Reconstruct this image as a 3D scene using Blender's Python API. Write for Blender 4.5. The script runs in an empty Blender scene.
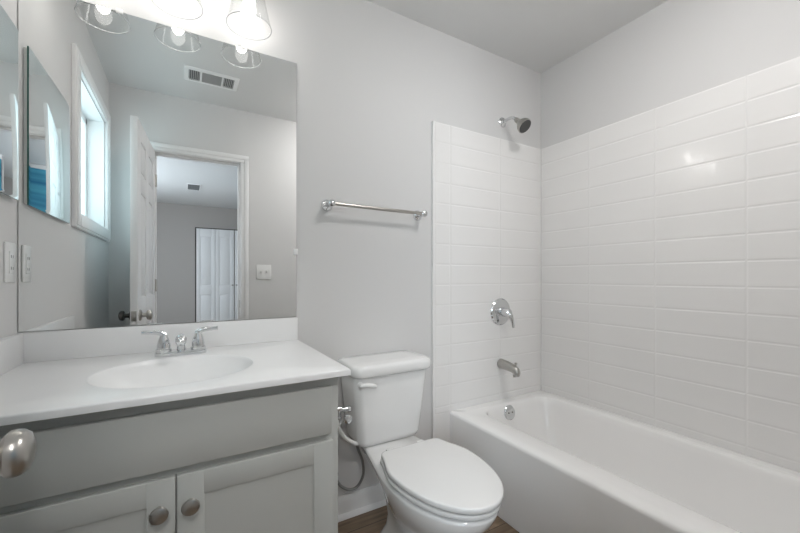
import bpy, bmesh, math, random
from mathutils import Vector, Matrix
random.seed(4)
SC = bpy.context.scene
COL = SC.collection
PI = math.pi

# ------------------------------------------------------------------ camera, world, exposure
F_PX = 366.1
YAW = math.radians(30.32)                 # to the right of +y
CAM = (0.0, -1.601, 1.111)
cd = bpy.data.cameras.new('camera')
cd.sensor_width = 36.0
cd.lens = F_PX / 800.0 * 36.0
cd.shift_y = 10.34 / 800.0
cd.clip_start = 0.01
cam = bpy.data.objects.new('camera', cd)
cam.location = CAM
cam.rotation_euler = (PI / 2, 0, -YAW)
COL.objects.link(cam)
SC.camera = cam

w = bpy.data.worlds.new('world')
SC.world = w
w.use_nodes = True
w.node_tree.nodes['Background'].inputs[0].default_value = (0.55, 0.78, 0.95, 1)
w.node_tree.nodes['Background'].inputs[1].default_value = 1.0

vs = SC.view_settings
vs.view_transform = 'Standard'
vs.look = 'None'
vs.gamma = 1.0
vs.use_curve_mapping = False
vs.exposure = 1.03
cy = SC.cycles
cy.use_denoising = True
cy.max_bounces = 14
cy.diffuse_bounces = 8
cy.glossy_bounces = 8
cy.transparent_max_bounces = 16
cy.sample_clamp_indirect = 4.0
cy.blur_glossy = 0.6
BULB_E = 10.0
WINDOW_E = 1.6
FILL_WINDOW_E = 6.0
FILL_DOME_E = 22.0
HALL_FILL_E = 42.0


# ------------------------------------------------------------------ materials
def mat(name, col, rough=0.5, metal=0.0, coat=0.0, spec=0.5):
    m = bpy.data.materials.new(name)
    m.use_nodes = True
    b = m.node_tree.nodes['Principled BSDF']
    b.inputs['Base Color'].default_value = (*col, 1)
    b.inputs['Roughness'].default_value = rough
    b.inputs['Metallic'].default_value = metal
    b.inputs['Coat Weight'].default_value = coat
    b.inputs['Coat Roughness'].default_value = 0.05
    b.inputs['Specular IOR Level'].default_value = spec
    return m


def add_bump(m, scale, strength, dist=0.002, kind='noise'):
    nt = m.node_tree
    b = nt.nodes['Principled BSDF']
    tc = nt.nodes.new('ShaderNodeTexCoord')
    n = nt.nodes.new('ShaderNodeTexNoise')
    n.inputs['Scale'].default_value = scale
    n.inputs['Detail'].default_value = 3
    bp = nt.nodes.new('ShaderNodeBump')
    bp.inputs['Strength'].default_value = strength
    bp.inputs['Distance'].default_value = dist
    nt.links.new(tc.outputs['Object'], n.inputs['Vector'])
    nt.links.new(n.outputs['Fac'], bp.inputs['Height'])
    nt.links.new(bp.outputs['Normal'], b.inputs['Normal'])
    return m


def add_variation(m, scale, amt):
    nt = m.node_tree
    b = nt.nodes['Principled BSDF']
    c = b.inputs['Base Color'].default_value[:3]
    tc = nt.nodes.new('ShaderNodeTexCoord')
    n = nt.nodes.new('ShaderNodeTexNoise')
    n.inputs['Scale'].default_value = scale
    r = nt.nodes.new('ShaderNodeValToRGB')
    r.color_ramp.elements[0].position = 0.3
    r.color_ramp.elements[1].position = 0.7
    r.color_ramp.elements[0].color = (*[x * (1 - amt) for x in c], 1)
    r.color_ramp.elements[1].color = (*[min(1, x * (1 + amt)) for x in c], 1)
    nt.links.new(tc.outputs['Object'], n.inputs['Vector'])
    nt.links.new(n.outputs['Fac'], r.inputs['Fac'])
    nt.links.new(r.outputs['Color'], b.inputs['Base Color'])
    return m


M = {}
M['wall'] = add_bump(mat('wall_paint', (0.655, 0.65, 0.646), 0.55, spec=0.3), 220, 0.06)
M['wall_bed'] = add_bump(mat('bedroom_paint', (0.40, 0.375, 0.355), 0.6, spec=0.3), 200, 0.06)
M['ceiling'] = add_bump(mat('ceiling_paint', (0.72, 0.72, 0.715), 0.7, spec=0.2), 120, 0.08)
M['trim'] = mat('white_trim_paint', (0.80, 0.80, 0.80), 0.3)
M['door'] = mat('white_door_paint', (0.78, 0.78, 0.785), 0.35)
M['tile'] = add_variation(mat('surround_acrylic', (0.80, 0.79, 0.78), 0.16, coat=0.25), 3, 0.01)
M['tub'] = mat('tub_enamel', (0.88, 0.87, 0.86), 0.09, coat=0.6)
M['china'] = mat('vitreous_china', (0.80, 0.80, 0.795), 0.10, coat=0.5)
M['seat'] = mat('toilet_seat_plastic', (0.76, 0.76, 0.755), 0.22)
M['top'] = add_variation(mat('cultured_marble', (0.80, 0.80, 0.80), 0.30, coat=0.12), 6, 0.012)
M['cabinet'] = add_variation(mat('grey_cabinet_paint', (0.475, 0.485, 0.465), 0.38), 4, 0.02)
M['cabinet_in'] = mat('cabinet_dark_gap', (0.30, 0.31, 0.29), 0.6)
M['chrome'] = mat('polished_chrome', (0.72, 0.73, 0.74), 0.07, 1.0)
M['nickel'] = add_variation(mat('satin_nickel', (0.46, 0.445, 0.42), 0.28, 1.0), 12, 0.04)
M['steel'] = add_bump(mat('braided_steel', (0.30, 0.30, 0.29), 0.4, 0.8), 600, 0.5)
M['mirror'] = mat('mirror_silver', (0.945, 0.955, 0.95), 0.0, 1.0)
M['mirror_edge'] = mat('mirror_glass_edge', (0.05, 0.16, 0.13), 0.15, 0.0)
M['mirror_rim'] = mat('mirror_grey_edge', (0.33, 0.34, 0.34), 0.25, 0.3)
M['plastic'] = mat('white_plastic', (0.80, 0.80, 0.79), 0.3)
M['vent'] = mat('white_vent_enamel', (0.88, 0.88, 0.88), 0.4)
M['dark'] = mat('dark_void', (0.03, 0.03, 0.03), 0.7)
M['duct'] = mat('vent_duct', (0.12, 0.125, 0.13), 0.6)
M['hose'] = mat('white_hose', (0.72, 0.72, 0.70), 0.3)
M['bronze'] = mat('aged_bronze', (0.10, 0.095, 0.09), 0.3, 1.0)


def mat_floor():
    m = mat('wood_plank_floor', (0.2, 0.13, 0.08), 0.4)
    nt = m.node_tree
    b = nt.nodes['Principled BSDF']
    tc = nt.nodes.new('ShaderNodeTexCoord')
    br = nt.nodes.new('ShaderNodeTexBrick')
    br.inputs['Scale'].default_value = 1.0
    br.inputs['Brick Width'].default_value = 1.2
    br.inputs['Row Height'].default_value = 0.15
    br.inputs['Mortar Size'].default_value = 0.0015
    br.inputs['Color1'].default_value = (0.25, 0.18, 0.12, 1)
    br.inputs['Color2'].default_value = (0.16, 0.115, 0.075, 1)
    br.inputs['Mortar'].default_value = (0.05, 0.035, 0.025, 1)
    mp = nt.nodes.new('ShaderNodeMapping')
    mp.inputs['Scale'].default_value = (2, 22, 2)
    n = nt.nodes.new('ShaderNodeTexNoise')
    n.inputs['Scale'].default_value = 3
    n.inputs['Detail'].default_value = 6
    mx = nt.nodes.new('ShaderNodeMix')
    mx.data_type = 'RGBA'
    mx.blend_type = 'MULTIPLY'
    mx.inputs[0].default_value = 0.75
    r = nt.nodes.new('ShaderNodeValToRGB')
    r.color_ramp.elements[0].position = 0.32
    r.color_ramp.elements[0].color = (0.45, 0.4, 0.36, 1)
    r.color_ramp.elements[1].position = 0.68
    r.color_ramp.elements[1].color = (1, 1, 1, 1)
    nt.links.new(tc.outputs['Object'], br.inputs['Vector'])
    nt.links.new(tc.outputs['Object'], mp.inputs['Vector'])
    nt.links.new(mp.outputs['Vector'], n.inputs['Vector'])
    nt.links.new(n.outputs['Fac'], r.inputs['Fac'])
    nt.links.new(br.outputs['Color'], mx.inputs[6])
    nt.links.new(r.outputs['Color'], mx.inputs[7])
    nt.links.new(mx.outputs[2], b.inputs['Base Color'])
    return m


M['floor'] = mat_floor()


def mat_emit(name, col, strength):
    m = bpy.data.materials.new(name)
    m.use_nodes = True
    nt = m.node_tree
    nt.nodes.remove(nt.nodes['Principled BSDF'])
    e = nt.nodes.new('ShaderNodeEmission')
    e.inputs[0].default_value = (*col, 1)
    e.inputs[1].default_value = strength
    nt.links.new(e.outputs[0], nt.nodes['Material Output'].inputs[0])
    return m


M['bulb'] = mat_emit('lit_bulb', (1.0, 0.965, 0.925), BULB_E)
M['hall_fill_pane'] = mat_emit('bedroom_fill_pane', (0.78, 0.90, 1.0), FILL_WINDOW_E)
M['fill_dome'] = mat_emit('lit_fill_dome', (1.0, 0.98, 0.965), FILL_DOME_E)
M['hall_fill_dome'] = mat_emit('lit_hall_fill_dome', (1.0, 0.985, 0.97), HALL_FILL_E)
M['pane'] = mat_emit('daylit_frosted_pane', (0.70, 0.92, 0.98), WINDOW_E)


def mat_thin_glass():
    m = bpy.data.materials.new('clear_shade_glass')
    m.use_nodes = True
    nt = m.node_tree
    nt.nodes.remove(nt.nodes['Principled BSDF'])
    t = nt.nodes.new('ShaderNodeBsdfTransparent')
    t.inputs[0].default_value = (0.93, 0.935, 0.935, 1)
    g = nt.nodes.new('ShaderNodeBsdfGlossy')
    g.inputs['Roughness'].default_value = 0.03
    lw = nt.nodes.new('ShaderNodeLayerWeight')
    lw.inputs['Blend'].default_value = 0.5
    pw = nt.nodes.new('ShaderNodeMath')
    pw.operation = 'POWER'
    pw.inputs[1].default_value = 3.0
    ma = nt.nodes.new('ShaderNodeMath')
    ma.operation = 'MULTIPLY_ADD'
    ma.inputs[1].default_value = 0.55
    ma.inputs[2].default_value = 0.04
    nt.links.new(lw.outputs['Facing'], pw.inputs[0])
    nt.links.new(pw.outputs[0], ma.inputs[0])
    mx = nt.nodes.new('ShaderNodeMixShader')
    nt.links.new(ma.outputs[0], mx.inputs[0])
    nt.links.new(t.outputs[0], mx.inputs[1])
    nt.links.new(g.outputs[0], mx.inputs[2])
    nt.links.new(mx.outputs[0], nt.nodes['Material Output'].inputs[0])
    return m


M['glass'] = mat_thin_glass()
M['glass_rim'] = mat('glass_shade_rim', (0.45, 0.46, 0.46), 0.1, 0.0)


def mat_added_blind():
    m = mat('added_teal_blind', (0.05, 0.3, 0.45), 0.7)
    nt = m.node_tree
    b = nt.nodes['Principled BSDF']
    tc = nt.nodes.new('ShaderNodeTexCoord')
    mp = nt.nodes.new('ShaderNodeMapping')
    mp.inputs['Scale'].default_value = (0.12, 0.1, 5.5)
    n = nt.nodes.new('ShaderNodeTexNoise')
    n.inputs['Scale'].default_value = 1.6
    n.inputs['Detail'].default_value = 2
    r = nt.nodes.new('ShaderNodeValToRGB')
    r.color_ramp.elements[0].position = 0.35
    r.color_ramp.elements[0].color = (0.02, 0.17, 0.33, 1)
    r.color_ramp.elements[1].position = 0.65
    r.color_ramp.elements[1].color = (0.10, 0.44, 0.60, 1)
    nt.links.new(tc.outputs['Object'], mp.inputs['Vector'])
    nt.links.new(mp.outputs['Vector'], n.inputs['Vector'])
    nt.links.new(n.outputs['Fac'], r.inputs['Fac'])
    nt.links.new(r.outputs['Color'], b.inputs['Base Color'])
    return m


M['blind'] = mat_added_blind()

# ------------------------------------------------------------------ mesh helpers
ORIGIN = {}


class MB:
    def __init__(self):
        self.bm = bmesh.new()
        self.mi = 0

    def _face(self, vs_, smooth=True):
        try:
            f = self.bm.faces.new(vs_)
        except ValueError:
            return None
        f.smooth = smooth
        f.material_index = self.mi
        return f

    def box(self, x0, x1, y0, y1, z0, z1, bev=0.0, seg=2):
        x0, x1 = min(x0, x1), max(x0, x1)
        y0, y1 = min(y0, y1), max(y0, y1)
        z0, z1 = min(z0, z1), max(z0, z1)
        v = [self.bm.verts.new(p) for p in ((x0, y0, z0), (x1, y0, z0), (x1, y1, z0), (x0, y1, z0),
                                            (x0, y0, z1), (x1, y0, z1), (x1, y1, z1), (x0, y1, z1))]
        fs = [self._face([v[i] for i in q]) for q in
              ((0, 3, 2, 1), (4, 5, 6, 7), (0, 1, 5, 4), (1, 2, 6, 5), (2, 3, 7, 6), (3, 0, 4, 7))]
        if bev > 0:
            es = list({e for f in fs for e in f.edges})
            res = bmesh.ops.bevel(self.bm, geom=es, offset=bev, segments=seg, profile=0.5, affect='EDGES', clamp_overlap=True)
            for f in fs:
                if f.is_valid:
                    f.smooth = False
            for f in res['faces']:
                f.smooth = True
                f.material_index = self.mi
        return self

    def loft(self, rings, cap0=True, cap1=True, closed=True):
        vr = [[self.bm.verts.new(p) for p in r] for r in rings]
        for a, b in zip(vr, vr[1:]):
            n = len(a)
            for i in range(n if closed else n - 1):
                j = (i + 1) % n
                self._face([a[i], a[j], b[j], b[i]])
        if cap0:
            self._face(list(reversed(vr[0])))
        if cap1:
            self._face(vr[-1])
        return self

    def lathe(self, prof, base, axis, n=32, cap0=True, cap1=True):
        """prof: (radius, distance along axis)"""
        a = Vector(axis).normalized()
        u = a.orthogonal().normalized()
        v = a.cross(u)
        b = Vector(base)
        rings = []
        for r, h in prof:
            r = max(r, 1e-5)
            rings.append([b + a * h + (u * math.cos(t) + v * math.sin(t)) * r
                          for t in (2 * PI * i / n for i in range(n))])
        return self.loft(rings, cap0, cap1)

    def tube(self, pts, rad, n=14, res=6):
        """smooth tube through pts (Catmull-Rom); rad a number or one per point"""
        P = [Vector(p) for p in pts]
        R = rad if isinstance(rad, (list, tuple)) else [rad] * len(P)
        path, rr = [], []
        for i in range(len(P) - 1):
            p0, p1, p2, p3 = P[max(i - 1, 0)], P[i], P[i + 1], P[min(i + 2, len(P) - 1)]
            for k in range(res):
                t = k / res
                path.append(0.5 * ((2 * p1) + (p2 - p0) * t + (2 * p0 - 5 * p1 + 4 * p2 - p3) * t * t
                                   + (3 * p1 - p0 - 3 * p2 + p3) * t ** 3))
                rr.append(R[i] + (R[i + 1] - R[i]) * t)
        path.append(P[-1])
        rr.append(R[-1])
        rings = []
        u = None
        for i, p in enumerate(path):
            d = (path[min(i + 1, len(path) - 1)] - path[max(i - 1, 0)]).normalized()
            u = d.orthogonal().normalized() if u is None else (u - d * u.dot(d)).normalized()
            v = d.cross(u)
            rings.append([p + (u * math.cos(t) + v * math.sin(t)) * rr[i]
                          for t in (2 * PI * k / n for k in range(n))])
        return self.loft(rings)

    def build(self, name, m, parent=None, sharp=35, origin=None):
        bmesh.ops.recalc_face_normals(self.bm, faces=self.bm.faces)
        if parent is not None:
            o0 = ORIGIN[parent.name]
        elif origin is not None:
            o0 = Vector(origin)
        else:
            o0 = Vector((0, 0, 0))
            cs = [v.co for v in self.bm.verts]
            o0 = Vector(((min(c.x for c in cs) + max(c.x for c in cs)) / 2,
                         (min(c.y for c in cs) + max(c.y for c in cs)) / 2, min(c.z for c in cs)))
        bmesh.ops.translate(self.bm, verts=self.bm.verts, vec=-o0)
        me = bpy.data.meshes.new(name)
        self.bm.to_mesh(me)
        self.bm.free()
        for mm in (m if isinstance(m, (list, tuple)) else [m]):
            me.materials.append(mm)
        me.set_sharp_from_angle(angle=math.radians(sharp))
        o = bpy.data.objects.new(name, me)
        COL.objects.link(o)
        if parent is not None:
            o.parent = parent
        else:
            o.location = o0
        ORIGIN[o.name] = o0
        return o


def thing(name, label, cat, loc, group=None):
    o = bpy.data.objects.new(name, None)
    o.empty_display_size = 0.05
    o.location = loc
    COL.objects.link(o)
    ORIGIN[o.name] = Vector(loc)
    return tag(o, label, cat, group)


def tag(o, label, cat, group=None):
    o['label'] = label
    o['category'] = cat
    if group:
        o['group'] = group
    return o


def struct(o):
    o['kind'] = 'structure'
    return o


def rr(cx, cy_, hx, hy, r, z, n=6):
    """rounded rectangle ring"""
    r = min(r, hx * 0.999, hy * 0.999)
    out = []
    for sx, sy, a0 in ((1, 1, 0), (-1, 1, 90), (-1, -1, 180), (1, -1, 270)):
        for k in range(n + 1):
            a = math.radians(a0 + 90 * k / n)
            out.append(Vector((cx + sx * (hx - r) + r * math.cos(a), cy_ + sy * (hy - r) + r * math.sin(a), z)))
    return out


def rect(x0, x1, y0, y1, r, z, n=6):
    return rr((x0 + x1) / 2, (y0 + y1) / 2, abs(x1 - x0) / 2, abs(y1 - y0) / 2, r, z, n)


# ------------------------------------------------------------------ the room shell
XL, XR, YN, ZC = -0.456, 2.002, -1.575, 2.44
WT = 0.115                                   # partition thickness
DX0, DX1, DZ = -0.196, 0.374, 2.015          # doorway
BX0, BX1, BY = -1.5, 2.6, -6.23              # bedroom beyond the doorway

struct(MB().box(BX0 - .12, BX1 + .12, BY - .12, 0.12, -0.1, 0).build('floor', M['floor']))
struct(MB().box(XL - .12, XR + .12, YN - WT / 2, 0.12, ZC, ZC + .1).build('ceiling', M['ceiling']))
struct(MB().box(BX0 - .12, BX1 + .12, BY - .12, YN - WT / 2, ZC, ZC + .1).build('ceiling_bedroom', M['ceiling']))
struct(MB().box(XL - .12, XR + .12, 0, 0.12, 0, ZC).build('wall_back', M['wall']))
struct(MB().box(XR, XR + .12, YN, 0, 0, ZC).build('wall_right', M['wall']))
# left wall with the window hole
WY0, WY1, WZ0, WZ1 = -1.425, -0.705, 1.42, 2.115
b = MB()
b.box(XL - .12, XL, YN, WY0, 0, ZC).box(XL - .12, XL, WY1, 0, 0, ZC)
b.box(XL - .12, XL, WY0, WY1, 0, WZ0).box(XL - .12, XL, WY0, WY1, WZ1, ZC)
struct(b.build('wall_left', M['wall']))
# near wall with the doorway
b = MB()
b.box(XL - .12, DX0 - .02, YN - WT / 2, YN, 0, ZC).box(DX1 + .02, XR + .12, YN - WT / 2, YN, 0, ZC)
b.box(DX0 - .02, DX1 + .02, YN - WT / 2, YN, DZ + .02, ZC)
struct(b.build('wall_near', M['wall']))
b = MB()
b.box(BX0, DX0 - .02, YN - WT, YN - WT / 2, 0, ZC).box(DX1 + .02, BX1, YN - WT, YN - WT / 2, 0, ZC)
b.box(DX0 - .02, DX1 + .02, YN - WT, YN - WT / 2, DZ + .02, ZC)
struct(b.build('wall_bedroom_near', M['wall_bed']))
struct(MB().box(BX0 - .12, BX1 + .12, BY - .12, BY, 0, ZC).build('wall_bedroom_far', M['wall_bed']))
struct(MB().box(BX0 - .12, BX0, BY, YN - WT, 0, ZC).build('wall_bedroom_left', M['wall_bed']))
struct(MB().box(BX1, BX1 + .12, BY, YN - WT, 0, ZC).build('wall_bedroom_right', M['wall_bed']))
struct(MB().box(0.76, BX1, -4.62, -4.50, 0, ZC).build('wall_bedroom_partition', M['wall_bed']))  # partition added to carry the invented teal blind


def moulding(b, x0, x1, y, z0=0.0, h=0.098):
    """baseboard along x on a wall whose face is at y, with a shoe strip"""
    prof = [(0, 0), (-.030, 0), (-.029, .008), (-.022, .017), (-.014, .020), (-.014, h - .025), (-.010, h - .012), (-.006, h), (0, h)]
    b.loft([[Vector((x, y + p[0], z0 + p[1])) for p in prof] for x in (x0, x1)])
    return b


struct(moulding(MB(), 0.397, 1.131, 0).build('baseboard_back', M['trim']))
b = MB()
b.box(XL, XL + .014, YN, -.60, 0, .098, .003)
struct(b.build('baseboard_left', M['trim']))
b = MB()
b.box(DX1 + .07, 1.24, YN, YN + .014, 0, .098, .003)
struct(b.build('baseboard_near', M['trim']))
b = MB()
b.box(BX0, 0.10, BY, BY + .014, 0, .098, .003)
struct(b.build('baseboard_bedroom', M['trim']))

# doorway: jamb lining, stop and casing
b = MB()
for x0, x1 in ((DX0 - .02, DX0), (DX1, DX1 + .02)):
    b.box(x0, x1, YN - WT - .001, YN + .001, 0, DZ, .001)
b.box(DX0 - .02, DX1 + .02, YN - WT - .001, YN + .001, DZ, DZ + .02, .001)
b.box(DX1 - .011, DX1, YN - .075, YN - .040, 0, DZ - .011, .002)
b.box(DX0, DX0 + .011, YN - .075, YN - .040, 0, DZ - .011, .002)
b.box(DX0, DX1, YN - .075, YN - .040, DZ - .011, DZ, .002)
struct(b.build('trim_door_jamb', M['trim']))
for nm, y, s in (('trim_door_casing', YN, 1), ('trim_door_casing_bedroom', YN - WT, -1)):
    b = MB()
    for w0, w1, t in ((.006, .062, .011), (.030, .062, .017)):
        b.box(DX0 - w1, DX0 - w0, y, y + s * t, 0, DZ + w0, .003)
        b.box(DX1 + w0, DX1 + w1, y, y + s * t, 0, DZ + w0, .003)
        b.box(DX0 - w1, DX1 + w1, y, y + s * t, DZ + w0, DZ + w1, .003)
    struct(b.build(nm, M['trim']))
sp = struct(MB().box(DX1 - .0022, DX1 - .0002, YN - .034, YN - .006, .865, .925, .0008).build('trim_strike_plate', M['nickel']))


def knob_set(b, x, y, z, s, r=0.0285):
    """door knob on a rosette, projecting along x by sign s"""
    b.lathe([(.001, 0), (.032, 0), (.032, .004), (.026, .010), (.013, .013), (.0115, .030), (.0135, .034),
             (r * .80, .035), (r * .97, .040), (r, .046), (r * .96, .052), (r * .80, .058), (r * .5, .0615), (.0005, .063)],
            (x, y, z), (s, 0, 0), 40)
    return b


def six_panel(b, axis, c0, c1, z0, z1, f, t, layout, rec=0.007):
    """a moulded panel leaf: frame boxes plus raised panels; axis 'x' means width runs along x.
    f = face centre coordinate in the thin direction, t = half thickness"""
    def bx(a0, a1, d, zz0, zz1, bev=0.0):
        if axis == 'x':
            b.box(a0, a1, f - d, f + d, zz0, zz1, bev)
        else:
            b.box(f - d, f + d, a0, a1, zz0, zz1, bev)
    cols, rows = layout
    bx(c0 + .004, c1 - .004, t - rec, z0 + .004, z1 - .004)
    xs = [c0] + [q for c in cols for q in c] + [c1]
    for i in range(0, len(xs), 2):
        bx(xs[i], xs[i + 1], t, z0, z1, .0012)
    zs_ = [z0] + [q for r_ in rows for q in r_] + [z1]
    for ca, cb in cols:
        for i in range(0, len(zs_), 2):
            bx(ca - .001, cb + .001, t, zs_[i], zs_[i + 1], .0012)
        for ra, rb in rows:
            bx(ca + .016, cb - .016, t - .0015, ra + .016, rb - .016, .005)
    return b


# open bathroom door, hinged on the doorway's left jamb (as seen from the camera)
LX0, LX1, LY0, LY1 = -.226, -.191, -1.562, -.908
b = MB()
cw = (LY1 - LY0)
cols = [(LY0 + .105, LY0 + cw / 2 - .05), (LY0 + cw / 2 + .05, LY1 - .105)]
rows = [(.24, .82), (.99, 1.60), (1.71, 1.90)]
six_panel(b, 'y', LY0, LY1, .012, 2.005, (LX0 + LX1) / 2, (LX1 - LX0) / 2, (cols, rows))
door = struct(b.build('door_1', M['door'], origin=(LX1, LY0, 0)))
door.rotation_euler = (0, 0, math.radians(3.6))
KY, KZ = LY1 - .060, 0.892
knob_set(MB(), LX1, KY, KZ, 1).build('door_knob', M['nickel'], door)
knob_set(MB(), LX0, KY, KZ, -1).build('door_knob', M['bronze'], door)
b = MB().box(LX0 + .005, LX1 - .005, LY1, LY1 + .0015, KZ - .028, KZ + .028, .0006)
b.box(LX0 + .011, LX1 - .011, LY1, LY1 + .009, KZ - .010, KZ + .010, .002)
b.build('latch_plate', M['nickel'], door)
for z in (.25, 1.05, 1.80):
    b = MB()
    b.lathe([(.001, 0), (.006, 0), (.006, .088), (.001, .088)], (LX1 + .006, LY0 - .006, z - .044), (0, 0, 1), 14)
    b.box(LX1 - .001, LX1 + .004, LY0 - .005, LY0 + .001, z - .044, z + .044)
    b.build('door_hinge', M['nickel'], door)

# bathroom window in the left wall
b = MB()
cwid = .075
for t0, t1, th in ((0, cwid, .018), (.012, cwid - .010, .024)):
    b.box(XL, XL + th, WY0 - t1, WY0 - t0, WZ0 - t1, WZ1 + t1, .003)
    b.box(XL, XL + th, WY1 + t0, WY1 + t1, WZ0 - t1, WZ1 + t1, .003)
    b.box(XL, XL + th, WY0, WY1, WZ1 + t0, WZ1 + t1, .003)
    b.box(XL, XL + th, WY0, WY1, WZ0 - t1, WZ0 - t0, .003)
win = struct(b.build('window_1', M['trim'], origin=(XL, (WY0 + WY1) / 2, WZ0)))
b = MB()
b.box(XL - .118, XL, WY0, WY0 + .008, WZ0, WZ1).box(XL - .118, XL, WY1 - .008, WY1, WZ0, WZ1)
b.box(XL - .118, XL, WY0, WY1, WZ1 - .008, WZ1).box(XL - .118, XL, WY0, WY1, WZ0, WZ0 + .008)
b.build('window_reveal', M['trim'], win)
b = MB()
fx0, fx1 = XL - .115, XL - .085
for y0, y1 in ((WY0 + .008, WY0 + .045), (WY1 - .045, WY1 - .008)):
    b.box(fx0, fx1, y0, y1, WZ0 + .008, WZ1 - .008, .003)
for z0, z1 in ((WZ0 + .008, WZ0 + .048), (WZ1 - .045, WZ1 - .008)):
    b.box(fx0, fx1, WY0 + .008, WY1 - .008, z0, z1, .003)
b.build('window_sash', M['trim'], win)
MB().box(fx0 + .008, fx0 + .012, WY0 + .02, WY1 - .02, WZ0 + .02, WZ1 - .02).build('window_pane', M['pane'], win)

# unseen bedroom window added as a glowing fill light
b = MB()
wy0, wy1, wz0, wz1 = -4.65, -3.15, .70, 2.10
for q0, q1, r0, r1 in ((wy0 - .07, wy0, wz0 - .07, wz1 + .07), (wy1, wy1 + .07, wz0 - .07, wz1 + .07), (wy0, wy1, wz1, wz1 + .07), (wy0, wy1, wz0 - .07, wz0)):
    b.box(BX0, BX0 + .020, q0, q1, r0, r1, .003)
b.box(BX0, BX0 + .016, wy0, wy1, (wz0 + wz1) / 2 - .02, (wz0 + wz1) / 2 + .02, .003)
fill_win = struct(b.build('fill_window', M['trim'], origin=(BX0, (wy0 + wy1) / 2, wz0)))
MB().box(BX0 + .001, BX0 + .006, wy0, wy1, wz0, wz1).build('window_pane', M['hall_fill_pane'], fill_win)  # glowing pane added to fill the bedroom with cool light

# bedroom side: closet bifold door, ceiling vent, teal blind added for mirror reflection
cx0 = 0.167
b = MB()
b.box(cx0 - .02, cx0 - .006, BY + .0, BY + .012, 0, 2.03).box(cx0 - .02, 1.50, BY, BY + .012, 2.02, 2.034)
door2 = struct(b.build('door_2', M['dark'], origin=(cx0, BY, 0)))
for i in range(4):
    a0 = cx0 + i * .322 + (0.012 if i >= 2 else 0)
    bb = MB()
    six_panel(bb, 'x', a0 + .002, a0 + .320, .015, 2.015, BY + .020, .016,
              ([(a0 + .065, a0 + .255)], [(.20, .78), (.95, 1.88)]), rec=.006)
    lf = bb.build('bifold_leaf', M['door'], door2)
    if i in (1, 2):
        MB().lathe([(.006, 0), (.006, .012), (.016, .016), (.018, .024), (.012, .030), (.001, .032)],
                   (a0 + (.29 if i == 1 else .03), BY + .036, .95), (0, 1, 0), 18).build('door_knob', M['nickel'], lf)

gx0, gx1, gy0, gy1 = .010, .190, -4.83, -4.43
bv = thing('ceiling_vent', 'small dark slatted grille on the ceiling seen through the doorway', 'vent', (.10, -4.63, ZC))
b = MB()
b.loft([rect(gx0, gx1, gy0, gy1, .002, ZC - .0002, 1), rect(gx0, gx1, gy0, gy1, .002, ZC - .007, 1),
        rect(gx0 + .015, gx1 - .015, gy0 + .015, gy1 - .015, .001, ZC - .007, 1), rect(gx0 + .015, gx1 - .015, gy0 + .015, gy1 - .015, .001, ZC - .0002, 1)], cap0=False, cap1=False)
b.build('grille_frame', M['plastic'], bv)
b = MB()
for i in range(12):
    y = gy0 + .030 + i * .0305
    b.box(gx0 + .015, gx1 - .015, y, y + .006, ZC - .007, ZC - .002)
b.build('grille_slats', mat('grey_slat', (.22, .23, .23), .5), bv)
MB().box(gx0 + .014, gx1 - .014, gy0 + .014, gy1 - .014, ZC - .0015, ZC - .0005).build('grille_back', M['duct'], bv)

bl = thing('added_blind', 'added teal banded blind giving the cabinet mirror its blue reflection', 'blind', (1.40, -4.49, .55))
MB().box(.77, 1.95, -4.50, -4.455, 2.375, 2.435, .006).build('headrail', M['trim'], bl)
b = MB()
N = 30
rings = []
for k in range(N + 1):
    z = 2.38 - k * (2.38 - .60) / N
    o = .0035 * math.sin(k * PI)
    rings.append([Vector((.78, -4.478 + o, z)), Vector((1.94, -4.478 + o, z)), Vector((1.94, -4.474 + o, z)), Vector((.78, -4.474 + o, z))])
b.loft(rings)
b.build('added_blind_fabric', M['blind'], bl)
MB().box(.78, 1.94, -4.488, -4.464, .575, .605, .004).build('bottom_bar', M['trim'], bl)

# ------------------------------------------------------------------ bathroom ceiling vent
cv = thing('ceiling_vent', 'white three-section air register on the bathroom ceiling, seen in the wall mirror', 'vent', (.15, -1.16, ZC))
vx0, vx1, vy0, vy1 = -.012, .312, -1.258, -1.070
b = MB()
fw = .028
b.loft([rect(vx0, vx1, vy0, vy1, .002, ZC - .0002, 1), rect(vx0, vx1, vy0, vy1, .002, ZC - .003, 1), rect(vx0 + .006, vx1 - .006, vy0 + .006, vy1 - .006, .002, ZC - .009, 1),
        rect(vx0 + fw, vx1 - fw, vy0 + fw, vy1 - fw, .001, ZC - .009, 1), rect(vx0 + fw, vx1 - fw, vy0 + fw, vy1 - fw, .001, ZC - .0002, 1)], cap0=False, cap1=False)
s1, s2 = vx0 + .098, vx1 - .098
b.box(s1 - .006, s1 + .006, vy0 + fw, vy1 - fw, ZC - .009, ZC).box(s2 - .006, s2 + .006, vy0 + fw, vy1 - fw, ZC - .009, ZC)
b.build('vent_frame', M['vent'], cv)
b = MB()
for x0, x1 in ((vx0 + fw, s1 - .006), (s2 + .006, vx1 - fw)):
    n = 6
    for i in range(n):
        x = x0 + (i + .5) * (x1 - x0) / n
        b.box(x - .002, x + .002, vy0 + fw, vy1 - fw, ZC - .010, ZC - .002)
n = 10
for i in range(n):
    y = vy0 + fw + (i + .5) * (vy1 - vy0 - 2 * fw) / n
    b.box(s1 + .006, s2 - .006, y - .0018, y + .0018, ZC - .010, ZC - .002)
b.build('vent_louvres', mat('vent_louvre', (.5, .5, .5), .4), cv)
MB().box(vx0 + fw - .002, vx1 - fw + .002, vy0 + fw - .002, vy1 - fw + .002, ZC - .0015, ZC - .0003).build('vent_duct_opening', M['duct'], cv)

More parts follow.
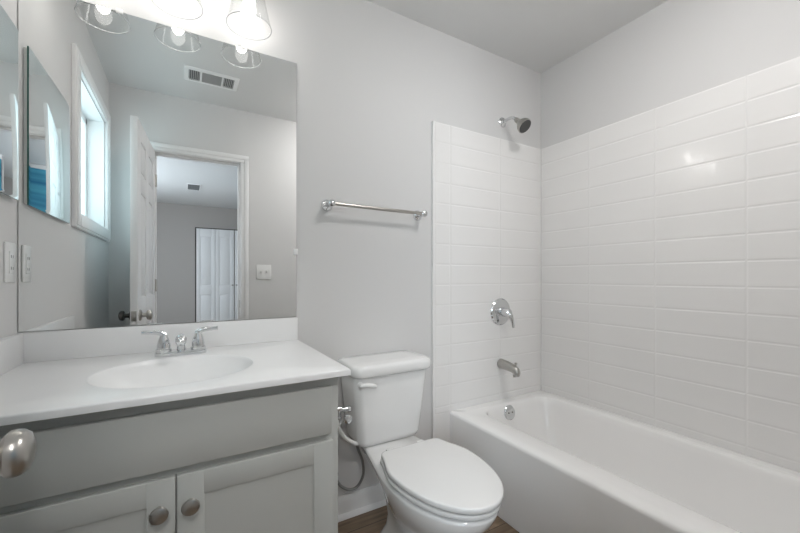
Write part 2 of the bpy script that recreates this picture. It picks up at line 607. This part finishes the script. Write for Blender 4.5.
# ------------------------------------------------------------------ unseen round lamps added to fill bathroom and doorway with light
for lx, ly, dm, lab in ((1.15, -1.05, 'fill_dome', 'added round fill lamp on the bathroom ceiling, out of view'),
                        (-.15, -2.35, 'hall_fill_dome', 'added round fill lamp on the ceiling outside the doorway, out of view')):
    cl = thing('fill_light', lab, 'added fill lamp', (lx, ly, ZC))
    MB().lathe([(.001, 0), (.165, 0), (.165, .018), (.150, .022), (.001, .022)], (lx, ly, ZC), (0, 0, -1), 40).build('fill_lamp_base', M['plastic'], cl)
    MB().lathe([(.148, .020), (.146, .034), (.125, .056), (.085, .073), (.040, .081), (.001, .083)], (lx, ly, ZC), (0, 0, -1), 40).build('fill_lamp_dome', M[dm], cl)

# ------------------------------------------------------------------ tub surround
ZS = 1.94
XS, XT, ZR = 1.131, 1.246, 0.375
TP = 0.012


def tiled(b, axis, c0, c1, zlo, zhi, wall, s, cols, rowh=.1095, first=.105):
    """panel with embossed tiles; axis of width; wall = wall plane; s = direction out of wall"""
    def bx(a0, a1, d0, d1, z0, z1):
        if axis == 'x':
            b.box(a0, a1, wall + s * d0, wall + s * d1, z0, z1)
        else:
            b.box(wall + s * d0, wall + s * d1, a0, a1, z0, z1)
    bx(c0, c1, .0005, TP - .0012, zlo, zhi)
    zs_ = [zhi]
    z = zhi - first
    while z > zlo + .02:
        zs_.append(z)
        z -= rowh
    zs_.append(zlo)
    cc = sorted(cols)
    e = .0008
    for x0, x1 in zip(cc, cc[1:]):
        for zt, zb in zip(zs_, zs_[1:]):
            quad0 = [(x0 + e, zb + e), (x1 - e, zb + e), (x1 - e, zt - e), (x0 + e, zt - e)]
            i_ = .0055
            quad1 = [(x0 + e + i_, zb + e + i_), (x1 - e - i_, zb + e + i_), (x1 - e - i_, zt - e - i_), (x0 + e + i_, zt - e - i_)]
            def P(q, d):
                return [Vector((a, wall + s * d, z_)) if axis == 'x' else Vector((wall + s * d, a, z_)) for a, z_ in q]
            b.loft([P(quad0, TP - .0013), P(quad1, TP - .0002)])
    return b


sur = thing('tub_surround', 'glossy white tile-embossed wall surround enclosing the bathtub', 'shower surround', (1.6, -.8, ZR))
b = MB()
tiled(b, 'x', XS + .002, XR - .001, ZR, ZS, 0, -1, [XS + .014, 1.249, 1.622, XR - .013])
b.box(XS + .002, 1.249 - .002, -TP, -.0005, .002, ZR)                # leg beside the tub
b.box(XS - .001, XS + .012, -.016, -.0003, .002, ZS + .001, .003)           # raised edge bead
b.build('back_panel', M['tile'], sur, sharp=4)
b = MB()
tiled(b, 'y', YN + .001, -.0125, ZR, ZS, XR, -1, [-.0125, -.34, -.68, -1.02, -1.36, YN + .001])
b.build('side_panel', M['tile'], sur, sharp=4)
b = MB()
tiled(b, 'x', 1.18, XR - .013, ZR, ZS, YN, 1, [1.194, 1.32, 1.65, XR - .013])
b.box(1.18, 1.192, YN + .0005, YN + .017, ZR, ZS, .003)
b.build('near_panel', M['tile'], sur, sharp=4)

# ------------------------------------------------------------------ bathtub
tub = thing('bathtub', 'white alcove bathtub along the right wall', 'bathtub', (1.62, -.79, 0))
tx0, tx1, ty0, ty1 = XT, XR - .001, YN + .001, -.001
b = MB()
rings = [rect(tx0 + .004, tx1, ty0, ty1, .004, 0.001), rect(tx0, tx1, ty0, ty1, .004, .02),
         rect(tx0, tx1, ty0, ty1, .004, ZR - .016), rect(tx0 + .003, tx1, ty0, ty1, .004, ZR - .006),
         rect(tx0 + .011, tx1 - .002, ty0 + .002, ty1 - .002, .004, ZR),
         rect(tx0 + .06, tx1 - .04, ty0 + .05, ty1 - .05, .05, ZR),
         rect(1.380, 1.934, -1.494, -.066, .11, ZR - .0005),
         rect(1.386, 1.929, -1.488, -.072, .115, ZR - .003),
         rect(1.390, 1.924, -1.484, -.077, .12, ZR - .010),
         rect(1.390, 1.918, -1.478, -.081, .12, ZR - .035),
         rect(1.410, 1.900, -1.42, -.105, .13, .24),
         rect(1.440, 1.872, -1.34, -.135, .14, .12),
         rect(1.462, 1.850, -1.29, -.165, .14, .088),
         rect(1.50, 1.812, -1.24, -.21, .12, .078),
         rect(1.58, 1.73, -1.0, -.4, .07, .074)]
b.loft(rings)
b.build('tub_shell', M['tub'], tub, sharp=60)
ob = MB()
oc = Vector((1.62, -.088, .324))
on = Vector((0, -1, .25)).normalized()
ob.lathe([(.001, -.004), (.041, -.004), (.041, .004), (.037, .008), (.010, .010), (.001, .010)], oc, on, 32)
ov = ob.build('overflow_plate', M['chrome'], tub)
ob = MB()
for sx in (-1, 1):
    ob.lathe([(.001, 0), (.0042, 0), (.0040, .0025), (.001, .003)], oc + on * .0085 + Vector((sx * .014, 0, 0)), on, 12)
ob.build('plate_screw', M['bronze'], ov)
MB().lathe([(.001, 0), (.030, 0), (.030, .003), (.022, .005), (.018, .010), (.001, .012)], (1.62, -.33, .076), (0, 0, 1), 28).build('tub_drain', M['chrome'], tub)

# ------------------------------------------------------------------ shower fittings
sh = thing('showerhead', 'chrome shower head on a short arm above the tub surround', 'shower head', (1.655, 0, 2.045))
MB().lathe([(.001, 0), (.030, 0), (.030, .003), (.024, .008), (.011, .012), (.001, .012)], (1.655, 0, 2.045), (0, -1, 0), 28).build('wall_flange', M['chrome'], sh)
arm_end = Vector((1.655, -.108, 2.022))
MB().tube([(1.655, -.004, 2.045), (1.655, -.055, 2.050), (1.655, -.085, 2.043), arm_end], .0088, 14).build('shower_arm', M['chrome'], sh)
sd = Vector((.10, -.62, -.62)).normalized()
MB().lathe([(.001, -.004), (.012, -.004), (.0145, .004), (.0145, .014), (.011, .018), (.013, .024), (.026, .038), (.039, .058), (.043, .072),
            (.042, .079), (.039, .081)], arm_end, sd, 32).build('spray_head', M['nickel'], sh)
MB().lathe([(.039, .0805), (.036, .084), (.001, .0845)], arm_end, sd, 32, cap0=True).build('spray_face', mat('dark_spray_face', (.06, .06, .06), .4), sh)

va = thing('shower_valve', 'round chrome shower valve trim with a lever on the back surround panel', 'shower valve', (1.625, -TP, .902))
MB().lathe([(.001, 0), (.080, 0), (.080, .003), (.074, .009), (.050, .013), (.001, .014)], (1.625, -TP, .902), (0, -1, 0), 48).build('escutcheon', M['chrome'], va)
MB().lathe([(.001, 0), (.027, 0), (.027, .022), (.022, .040), (.021, .060), (.015, .066), (.001, .068)], (1.625, -TP - .012, .902), (0, -1, 0), 32).build('handle_hub', M['chrome'], va)
MB().tube([(1.625, -TP - .062, .903), (1.632, -TP - .075, .885), (1.642, -TP - .080, .850), (1.650, -TP - .078, .815)], [.015, .013, .0095, .0075], 16).build('lever_handle', M['chrome'], va)
MB().lathe([(.001, 0), (.006, 0), (.005, .003), (.001, .0035)], (1.595, -TP - .0115, .853), (0, -1, 0), 12).build('escutcheon_screw', M['bronze'], va)

st = thing('tub_spout', 'brushed chrome tub spout below the shower valve', 'tub spout', (1.625, -TP, .592))
b = MB()
rings = []
for y, hw, zt, zb in ((0, .026, .620, .566), (-.004, .0285, .6225, .5635), (-.05, .027, .618, .563), (-.095, .0245, .610, .560), (-.118, .0225, .603, .552), (-.134, .019, .593, .546), (-.141, .013, .582, .546)):
    c = (zt + zb) / 2
    h = (zt - zb) / 2
    rings.append([Vector((1.625 + hw * math.cos(t), -TP + y, c + h * math.sin(t))) for t in (2 * PI * i / 28 for i in range(28))])
b.loft(rings)
b.build('spout_body', M['nickel'], st)
MB().lathe([(.001, 0), (.016, 0), (.0175, .006), (.0165, .016), (.001, .016)], (1.625, -TP - .120, .556), (0, -.25, -1), 24).build('spout_outlet', M['nickel'], st)
MB().lathe([(.001, 0), (.005, 0), (.005, .012), (.008, .014), (.008, .020), (.001, .022)], (1.625, -TP - .118, .600), (0, -.1, 1), 16).build('diverter_knob', M['nickel'], st)

# ------------------------------------------------------------------ towel bar
tb = thing('towel_bar', 'brushed nickel towel bar on the wall between mirror and tub surround', 'towel bar', (.795, 0, 1.432))
MB().tube([(.545, -.062, 1.434), (1.048, -.062, 1.430)], .0085, 16, 1).build('rail', M['nickel'], tb)
for x, z in ((.552, 1.434), (1.040, 1.430)):
    pb = MB().lathe([(.001, 0), (.027, 0), (.027, .004), (.022, .012), (.012, .020), (.010, .040), (.012, .050), (.0155, .056), (.0165, .064), (.0145, .073), (.007, .078), (.001, .079)],
                    (x, 0, z), (0, -1, 0), 28)
    pb.build('end_post', M['chrome'], tb)

# ------------------------------------------------------------------ wall mirror
mx0, mx1, mz0, mz1 = -.4535, .413, .9385, 2.035
wm = thing('wall_mirror', 'large frameless wall mirror above the sink backsplash', 'mirror', ((mx0 + mx1) / 2, 0, mz0))
b = MB()
b.box(mx0, mx1, -.0062, -.0010, mz0, mz1)
for f in b.bm.faces:
    f.material_index = 0 if f.normal.y < -.5 or f.calc_center_median().y < -.006 else 1
b.build('mirror_glass', [M['mirror'], M['mirror_rim']], wm)
MB().box(mx1 - .012, mx1 + .006, -.010, -.001, 1.205, 1.232, .002).build('mirror_clip', M['plastic'], wm)
for x in (-.2, .2):
    MB().box(x - .010, x + .010, -.010, -.001, mz1 - .006, mz1 + .010, .002).build('mirror_clip', M['plastic'], wm)

# ------------------------------------------------------------------ medicine cabinet on the left wall
my0, my1, cz0, cz1 = -.540, -.050, 1.345, 1.862
MED_YAW, MED_TILT = math.radians(0.0), math.radians(0.0)
mc = thing('medicine_cabinet', 'small mirror-fronted medicine cabinet on the left wall beside the window', 'medicine cabinet', (XL, (my0 + my1) / 2, cz0))
MB().box(XL + .0005, XL + .010, my0 + .004, my1 - .004, cz0 + .004, cz1 - .004, .001).build('cabinet_body', M['plastic'], mc)
b = MB()
X0, X1, BV = XL + .0105, XL + .0165, .010
q0 = [(my0, cz0), (my1, cz0), (my1, cz1), (my0, cz1)]
q1 = [(my0 + BV, cz0 + BV), (my1 - BV, cz0 + BV), (my1 - BV, cz1 - BV), (my0 + BV, cz1 - BV)]
P = lambda q, x: [Vector((x, a, z)) for a, z in q]
b.loft([P(q0, X0), P(q0, X1 - .0015), P(q1, X1)])
b.bm.faces.ensure_lookup_table()
for f in b.bm.faces:
    c = f.calc_center_median()
    f.material_index = 1 if c.x < X1 - .0012 else 0
    f.smooth = False
piv = Vector((X0, my1, (cz0 + cz1) / 2))
R = Matrix.Translation(piv) @ Matrix.Rotation(MED_YAW, 4, 'Z') @ Matrix.Rotation(MED_TILT, 4, 'Y') @ Matrix.Translation(-piv)
bmesh.ops.transform(b.bm, matrix=R, verts=b.bm.verts)
b.build('mirror_door', [M['mirror'], M['mirror_edge']], mc)

# ------------------------------------------------------------------ vanity light with three clear glass shades
LZ = 2.30
vl = thing('vanity_light', 'three-lamp vanity light with clear glass cone shades above the wall mirror', 'light fixture', (-.027, 0, LZ))
MB().box(-.027 - .29, -.027 + .29, -.026, -.0005, LZ - .045, LZ + .045, .006).build('backplate', M['nickel'], vl)
for i in (-1, 0, 1):
    x = -.027 + .234 * i
    ys = -.120
    MB().tube([(x, -.022, LZ), (x, -.075, LZ + .006), (x, ys + .008, LZ - .010), (x, ys, LZ - .045)], .0075, 12).build('lamp_arm', M['nickel'], vl)
    MB().lathe([(.001, 0), (.021, 0), (.024, .006), (.024, .040), (.020, .046), (.001, .046)], (x, ys, LZ - .040), (0, 0, -1), 28).build('lamp_socket', M['nickel'], vl)
    zt, zb = LZ - .050, 2.056
    b = MB()
    prof = [(.036, 0), (.037, .004)] + [(.037 + (.079 - .037) * k / 6, .004 + (zt - zb - .004) * k / 6) for k in range(1, 7)]
    b.lathe(prof, (x, ys, zt), (0, 0, -1), 48, cap0=False, cap1=False)
    shd = b.build('lamp_shade', M['glass'], vl, sharp=180)
    b = MB()
    ring = []
    for k in range(48):
        a = 2 * PI * k / 48
        c = Vector((x + .079 * math.cos(a), ys + .079 * math.sin(a), zb))
        e = Vector((math.cos(a), math.sin(a), 0))
        ring.append([c + e * (.0013 * math.cos(t)) + Vector((0, 0, .0016 * math.sin(t))) for t in (2 * PI * j / 8 for j in range(8))])
    b.loft(ring + [ring[0]], cap0=False, cap1=False)
    b.build('shade_rim', M['glass_rim'], shd)
    MB().lathe([(.010, 0), (.011, .014), (.015, .040), (.0205, .072), (.0225, .096), (.0215, .112), (.016, .126), (.008, .134), (.001, .136)], (x, ys, LZ - .086), (0, 0, -1), 24).build('light_bulb', M['bulb'], vl)

# ------------------------------------------------------------------ outlet and switch plates
ou = thing('wall_outlet', 'white outlet plate on the left wall between medicine cabinet and sink', 'outlet', (XL, -.072, 1.155))
MB().box(XL, XL + .006, -.108, -.036, 1.094, 1.214, .003).build('cover_plate', M['plastic'], ou)
r_ = MB().box(XL + .005, XL + .008, -.0885, -.0555, 1.121, 1.187, .0015).build('receptacle', M['plastic'], ou)
for z in (1.136, 1.171):
    for y in (-.0785, -.0655):
        MB().box(XL + .0079, XL + .0084, y - .001, y + .001, z - .004, z + .005).build('outlet_slot', M['dark'], r_)
sw = thing('light_switch', 'white double switch plate beside the doorway, seen in the wall mirror', 'light switch', (.552, YN, 1.15))
MB().box(.494, .610, YN, YN + .006, 1.090, 1.210, .003).build('switch_plate', M['plastic'], sw)
for x in (.529, .575):
    MB().box(x - .006, x + .006, YN + .0055, YN + .014, 1.142, 1.164, .002).build('toggle', M['plastic'], sw)

# ------------------------------------------------------------------ vanity cabinet
CX1 = .395
YF = -.556
vc = thing('vanity_cabinet', 'grey shaker vanity cabinet with two doors under the white sink top', 'cabinet', ((XL + CX1) / 2, -.3, 0))
b = MB()
ctop = .8215
b.box(XL + .001, XL + .017, YF + .0188, -.001, .10, ctop).box(CX1 - .016, CX1, YF + .0188, -.001, .10, ctop)   # sides
b.box(XL + .017, CX1 - .016, YF + .0188, -.001, .10, .118).box(XL + .017, CX1 - .016, -.010, -.001, .118, ctop)       # bottom, back
b.box(XL + .001, CX1, YF, YF + .0188, .10, ctop, .001)               # face frame
b.box(XL + .001, CX1, YF + .075, -.001, .001, .10, .001)             # toe kick
b.build('cabinet_body', M['cabinet'], vc)
YD = YF - .019
DRX0, DRX1 = XL + .028, .370
MB().box(DRX0, DRX1, YD, YF - .0005, .652, .791, .003).build('drawer_front', M['cabinet'], vc)
mid = -.020


def shaker(x0, x1, z0, z1, w=.058):
    b = MB()
    b.box(x0, x0 + w, YD, YF - .0005, z0, z1, .002)
    b.box(x1 - w, x1, YD, YF - .0005, z0, z1, .002)
    b.box(x0 + w - .001, x1 - w + .001, YD, YF - .0005, z1 - w, z1, .002)
    b.box(x0 + w - .001, x1 - w + .001, YD, YF - .0005, z0, z0 + w, .002)
    b.box(x0 + w - .002, x1 - w + .002, YD + .0035, YF - .0005, z0 + w - .002, z1 - w + .002)
    return b


for x0, x1, kx in ((DRX0, mid - .0015, -.054), (mid + .0015, .374, .010)):
    dr = shaker(x0, x1, .125, .633).build('cabinet_door', M['cabinet'], vc)
    MB().lathe([(.001, 0), (.010, 0), (.0075, .005), (.0065, .013), (.010, .017), (.0185, .020), (.0200, .0235), (.018, .027), (.011, .0295), (.001, .0305)],
               (kx, YD, .563), (0, -1, 0), 28).build('cabinet_knob', M['nickel'], dr)

# ------------------------------------------------------------------ sink top
ZT = .841
vt = thing('washbasin', 'white one-piece sink top with an oval basin on the grey vanity', 'sink top', (-.015, -.3, .822))
X0, X1, Y0, Y1 = XL + .0005, .419, -.598, -.0005
bc = Vector((-.020, -.339, 0))
NA = 96
angs = [2 * PI * i / NA for i in range(NA)]
for px, py in ((X0, Y0), (X1, Y0), (X0, Y1), (X1, Y1)):
    a = math.atan2(py - bc.y, px - bc.x) % (2 * PI)
    k = min(range(NA), key=lambda i: abs(angs[i] - a))
    angs[k] = a


def edge_pt(a, ins, z):
    dx, dy = math.cos(a), math.sin(a)
    ts = []
    if dx > 1e-9: ts.append((X1 - ins - bc.x) / dx)
    if dx < -1e-9: ts.append((X0 + ins - bc.x) / dx)
    if dy > 1e-9: ts.append((Y1 - ins - bc.y) / dy)
    if dy < -1e-9: ts.append((Y0 + ins - bc.y) / dy)
    t = min(ts)
    return Vector((bc.x + dx * t, bc.y + dy * t, z))


def oval(s, z):
    out = []
    for a in angs:
        rx, ry = .205 * s, .188 * s
        r = rx * ry / math.hypot(ry * math.cos(a), rx * math.sin(a))
        out.append(Vector((bc.x + r * math.cos(a), bc.y + r * math.sin(a), z)))
    return out


b = MB()
rings = [[edge_pt(a, .010, .822) for a in angs], [edge_pt(a, .0, .822) for a in angs], [edge_pt(a, 0, ZT - .005) for a in angs], [edge_pt(a, .0015, ZT - .0015) for a in angs],
         [edge_pt(a, .005, ZT) for a in angs], oval(1.03, ZT), oval(1.005, ZT), oval(.995, ZT - .001)] + [oval(q, ZT - .001 - .112 * (1 - q * q) ** .9) for q in (.98, .95, .90, .82, .72, .60, .46, .30, .12)]
b.loft(rings, cap0=False)
b.build('basin_top', M['top'], vt, sharp=50)
MB().box(X0, .416, -.020, -.0065, ZT - .001, .936, .004).build('backsplash', M['top'], vt)
MB().box(X0, X0 + .019, -.597, -.0205, ZT - .001, .936, .004).build('side_splash', M['top'], vt)
MB().lathe([(.001, 0), (.022, 0), (.022, .003), (.016, .004), (.001, .0045)], (bc.x, bc.y, ZT - .1128), (0, 0, 1), 24).build('sink_drain', M['chrome'], vt)

# ------------------------------------------------------------------ faucet
fx, fy = -.014, -.112
fa = thing('faucet', 'chrome two-lever centerset faucet behind the sink basin', 'faucet', (fx, fy, ZT))
b = MB()
b.loft([rr(fx, fy, .078, .026, .025, ZT), rr(fx, fy, .078, .026, .025, ZT + .010), rr(fx, fy, .074, .022, .021, ZT + .015), rr(fx, fy, .066, .014, .013, ZT + .017)])
b.build('base_plate', M['chrome'], fa)
for s in (-1, 1):
    hx = fx + s * .0515
    b = MB()
    b.lathe([(.001, 0), (.0235, 0), (.0240, .010), (.0205, .014), (.0200, .026), (.0165, .042), (.0115, .056), (.0095, .066), (.004, .070), (.001, .071)], (hx, fy, ZT + .012), (0, 0, 1), 28)
    hd = b.build('handle_base', M['chrome'], fa)
    b = MB()
    pts = [(hx - s * .004, fy, ZT + .070), (hx + s * .012, fy - .002, ZT + .080), (hx + s * .034, fy - .006, ZT + .083), (hx + s * .062, fy - .012, ZT + .085)]
    b.tube(pts, [.0105, .0095, .0070, .0062], 14)
    b.build('lever_handle', M['chrome'], hd)
b = MB()
b.tube([(fx, fy + .004, ZT + .014), (fx, fy, ZT + .040), (fx, fy - .014, ZT + .054), (fx, fy - .042, ZT + .064), (fx, fy - .074, ZT + .063), (fx, fy - .090, ZT + .058), (fx, fy - .098, ZT + .052)],
       [.0150, .0110, .0115, .0130, .0165, .0160, .009], 18)
b.lathe([(.001, 0), (.0115, 0), (.0105, .010), (.001, .010)], (fx, fy - .084, ZT + .053), (0, -.2, -1), 20)
b.build('spout', M['chrome'], fa)
MB().lathe([(.003, 0), (.003, .040), (.006, .044), (.0065, .050), (.004, .056), (.001, .057)], (fx, fy + .020, ZT + .012), (0, 0, 1), 12).build('lift_rod', M['chrome'], fa)

# ------------------------------------------------------------------ toilet
TX = .782
to = thing('toilet', 'white two-piece toilet with its lid down between vanity and bathtub', 'toilet', (TX, -.40, 0))


def hw_bowl(y, front, back, wmax, wback, ymax=-.50):
    """half-width of the bowl outline at y"""
    if y <= ymax:
        t = (ymax - y) / (ymax - front)
        return wmax * math.sqrt(max(0, 1 - t ** 2.15))
    t = min(1, (y - ymax) / (back - ymax))
    s = t * t * (3 - 2 * t)
    return wmax + (wback - wmax) * s


def outline(front, back, wmax, wback, z, rc=.03, ymax=-.50, n=26, dx=0):
    """closed ring: right side front->back, then left side back->front"""
    ys = []
    for k in range(n + 1):
        t = k / n
        ys.append(front + (back - front) * (0.5 - 0.5 * math.cos(PI * t)))
    right = []
    for y in ys:
        h = hw_bowl(y, front, back, wmax, wback, ymax)
        e = back - y
        if e < rc:                                   # round the back corners
            h -= rc - math.sqrt(max(0, rc * rc - (rc - e) ** 2))
        right.append((max(h, 1e-4), y))
    return [Vector((TX + dx + h, y, z)) for h, y in right] + [Vector((TX + dx - h, y, z)) for h, y in reversed(right)]


b = MB()
b.loft([outline(-.545, -.190, .088, .078, .001, .05, -.40), outline(-.548, -.187, .090, .080, .014, .05, -.40),
        outline(-.545, -.195, .082, .070, .028, .05, -.40), outline(-.540, -.210, .070, .056, .07, .05, -.40), outline(-.548, -.215, .072, .052, .12, .05, -.40),
        outline(-.575, -.205, .086, .056, .17, .05, -.42), outline(-.640, -.190, .112, .064, .22, .05, -.45),
        outline(-.715, -.150, .143, .084, .28, .04, -.48), outline(-.768, -.08, .164, .103, .335, .03, -.50),
        outline(-.784, -.05, .171, .112, .368, .03, -.50), outline(-.784, -.05, .171, .114, .376, .03, -.50),
        outline(-.772, -.055, .160, .108, .383, .03, -.50)])
b.build('bowl', M['china'], to, sharp=70)


def slab(front, back, wm_, wb, z0, z1, e, rc=.02):
    b = MB()
    b.loft([outline(front + e, back - e, wm_ - e, wb - e, z0, rc), outline(front, back, wm_, wb, z0 + e, rc),
            outline(front, back, wm_, wb, z1 - e, rc), outline(front + e * .4, back - e * .4, wm_ - e * .4, wb - e * .4, z1 - e * .3, rc),
            outline(front + e * 1.6, back - e * 1.6, wm_ - e * 1.6, wb - e * 1.6, z1, rc)])
    return b


slab(-.796, -.335, .175, .138, .3925, .4075, .003).build('seat_ring', M['seat'], to, sharp=60)
slab(-.803, -.340, .176, .136, .4135, .4335, .004).build('seat_lid', M['seat'], to, sharp=60)
for s in (-1, 1):
    MB().box(TX + s * .072 - .018, TX + s * .072 + .018, -.338, -.300, .3835, .420, .006).build('seat_hinge', M['seat'], to)
    MB().lathe([(.001, 0), (.014, 0), (.013, .012), (.006, .017), (.001, .018)], (TX + s * .112, -.33, .012), (0, 0, 1), 18).build('bolt_cap', M['china'], to)
b = MB()
b.loft([rr(TX, -.112, .125, .062, .035, .384), rr(TX, -.112, .148, .078, .035, .389), rr(TX, -.113, .156, .086, .035, .412), rr(TX, -.114, .164, .090, .035, .50),
        rr(TX, -.116, .177, .096, .035, .62), rr(TX, -.117, .184, .098, .035, .688), rr(TX, -.117, .181, .095, .033, .692)])
b.build('tank', M['china'], to, sharp=60)
b = MB()
b.loft([rr(TX, -.122, .186, .105, .04, .6915), rr(TX, -.122, .195, .114, .045, .697), rr(TX, -.122, .198, .117, .045, .706), rr(TX, -.122, .198, .117, .045, .728),
        rr(TX, -.122, .194, .113, .043, .738), rr(TX, -.122, .180, .100, .04, .743), rr(TX, -.122, .12, .05, .03, .745)])
b.build('tank_lid', M['china'], to, sharp=60)
b = MB()
lx = TX - .178 + .016
b.lathe([(.001, 0), (.013, 0), (.013, .006), (.009, .010), (.008, .020), (.001, .021)], (lx, -.2125, .664), (0, -1, 0), 20)
b.tube([(lx - .006, -.232, .665), (lx + .018, -.238, .666), (lx + .045, -.240, .661), (lx + .062, -.240, .656)], [.0085, .0100, .0095, .0065], 14)
b.build('flush_lever', M['plastic'], to)

# ------------------------------------------------------------------ water valve between vanity and tank, with its hoses
sv = thing('supply_valve', 'chrome shutoff tee with hoses at the toilet tank, beside the vanity', 'valve', (.556, -.16, .50))
vx, vy, vz = .556, -.16, .555
b = MB()
b.lathe([(.001, 0), (.009, 0), (.009, .006), (.013, .008), (.013, .030), (.010, .034), (.010, .058), (.013, .060), (.013, .074), (.001, .076)], (vx - .008, vy, vz - .058), (0, 0, 1), 18)
b.lathe([(.001, 0), (.010, 0), (.010, .036), (.0135, .037), (.0135, .049), (.001, .049)], (vx - .008, vy, vz + .002), (1, -.1, 0), 18)
b.build('valve_body', M['chrome'], sv)
b = MB()
b.lathe([(.001, 0), (.007, 0), (.007, .014), (.019, .016), (.019, .027), (.012, .031), (.001, .032)], (vx + .016, vy - .010, vz - .030), (.15, -1, 0), 14)
b.tube([(vx - .034, vy - .012, vz + .014), (vx - .002, vy - .014, vz + .012)], .008, 12, 1)
b.build('valve_handle', M['chrome'], sv)
MB().tube([(vx - .012, vy - .004, vz - .035), (vx - .008, vy - .006, vz - .075), (vx + .018, vy - .010, vz - .115), (vx + .060, vy - .006, vz - .148), (vx + .085, vy, vz - .155)],
          .0085, 12).build('white_tube', M['hose'], sv)['label'] = 'thin white curved tube'
MB().tube([(.655, -.10, .386), (.662, -.098, .345), (.690, -.085, .275), (.700, -.07, .205), (.676, -.06, .155), (.640, -.05, .145), (.605, -.035, .165), (.588, -.02, .195), (.585, -.004, .205)],
          .0062, 12).build('supply_hose', M['steel'], sv)['label'] = 'dark braided hose looping down to the wall'
MB().lathe([(.001, 0), (.022, 0), (.020, .005), (.010, .008), (.010, .020), (.001, .020)], (.585, -.0005, .205), (0, -1, 0), 18).build('wall_flange', M['chrome'], sv)
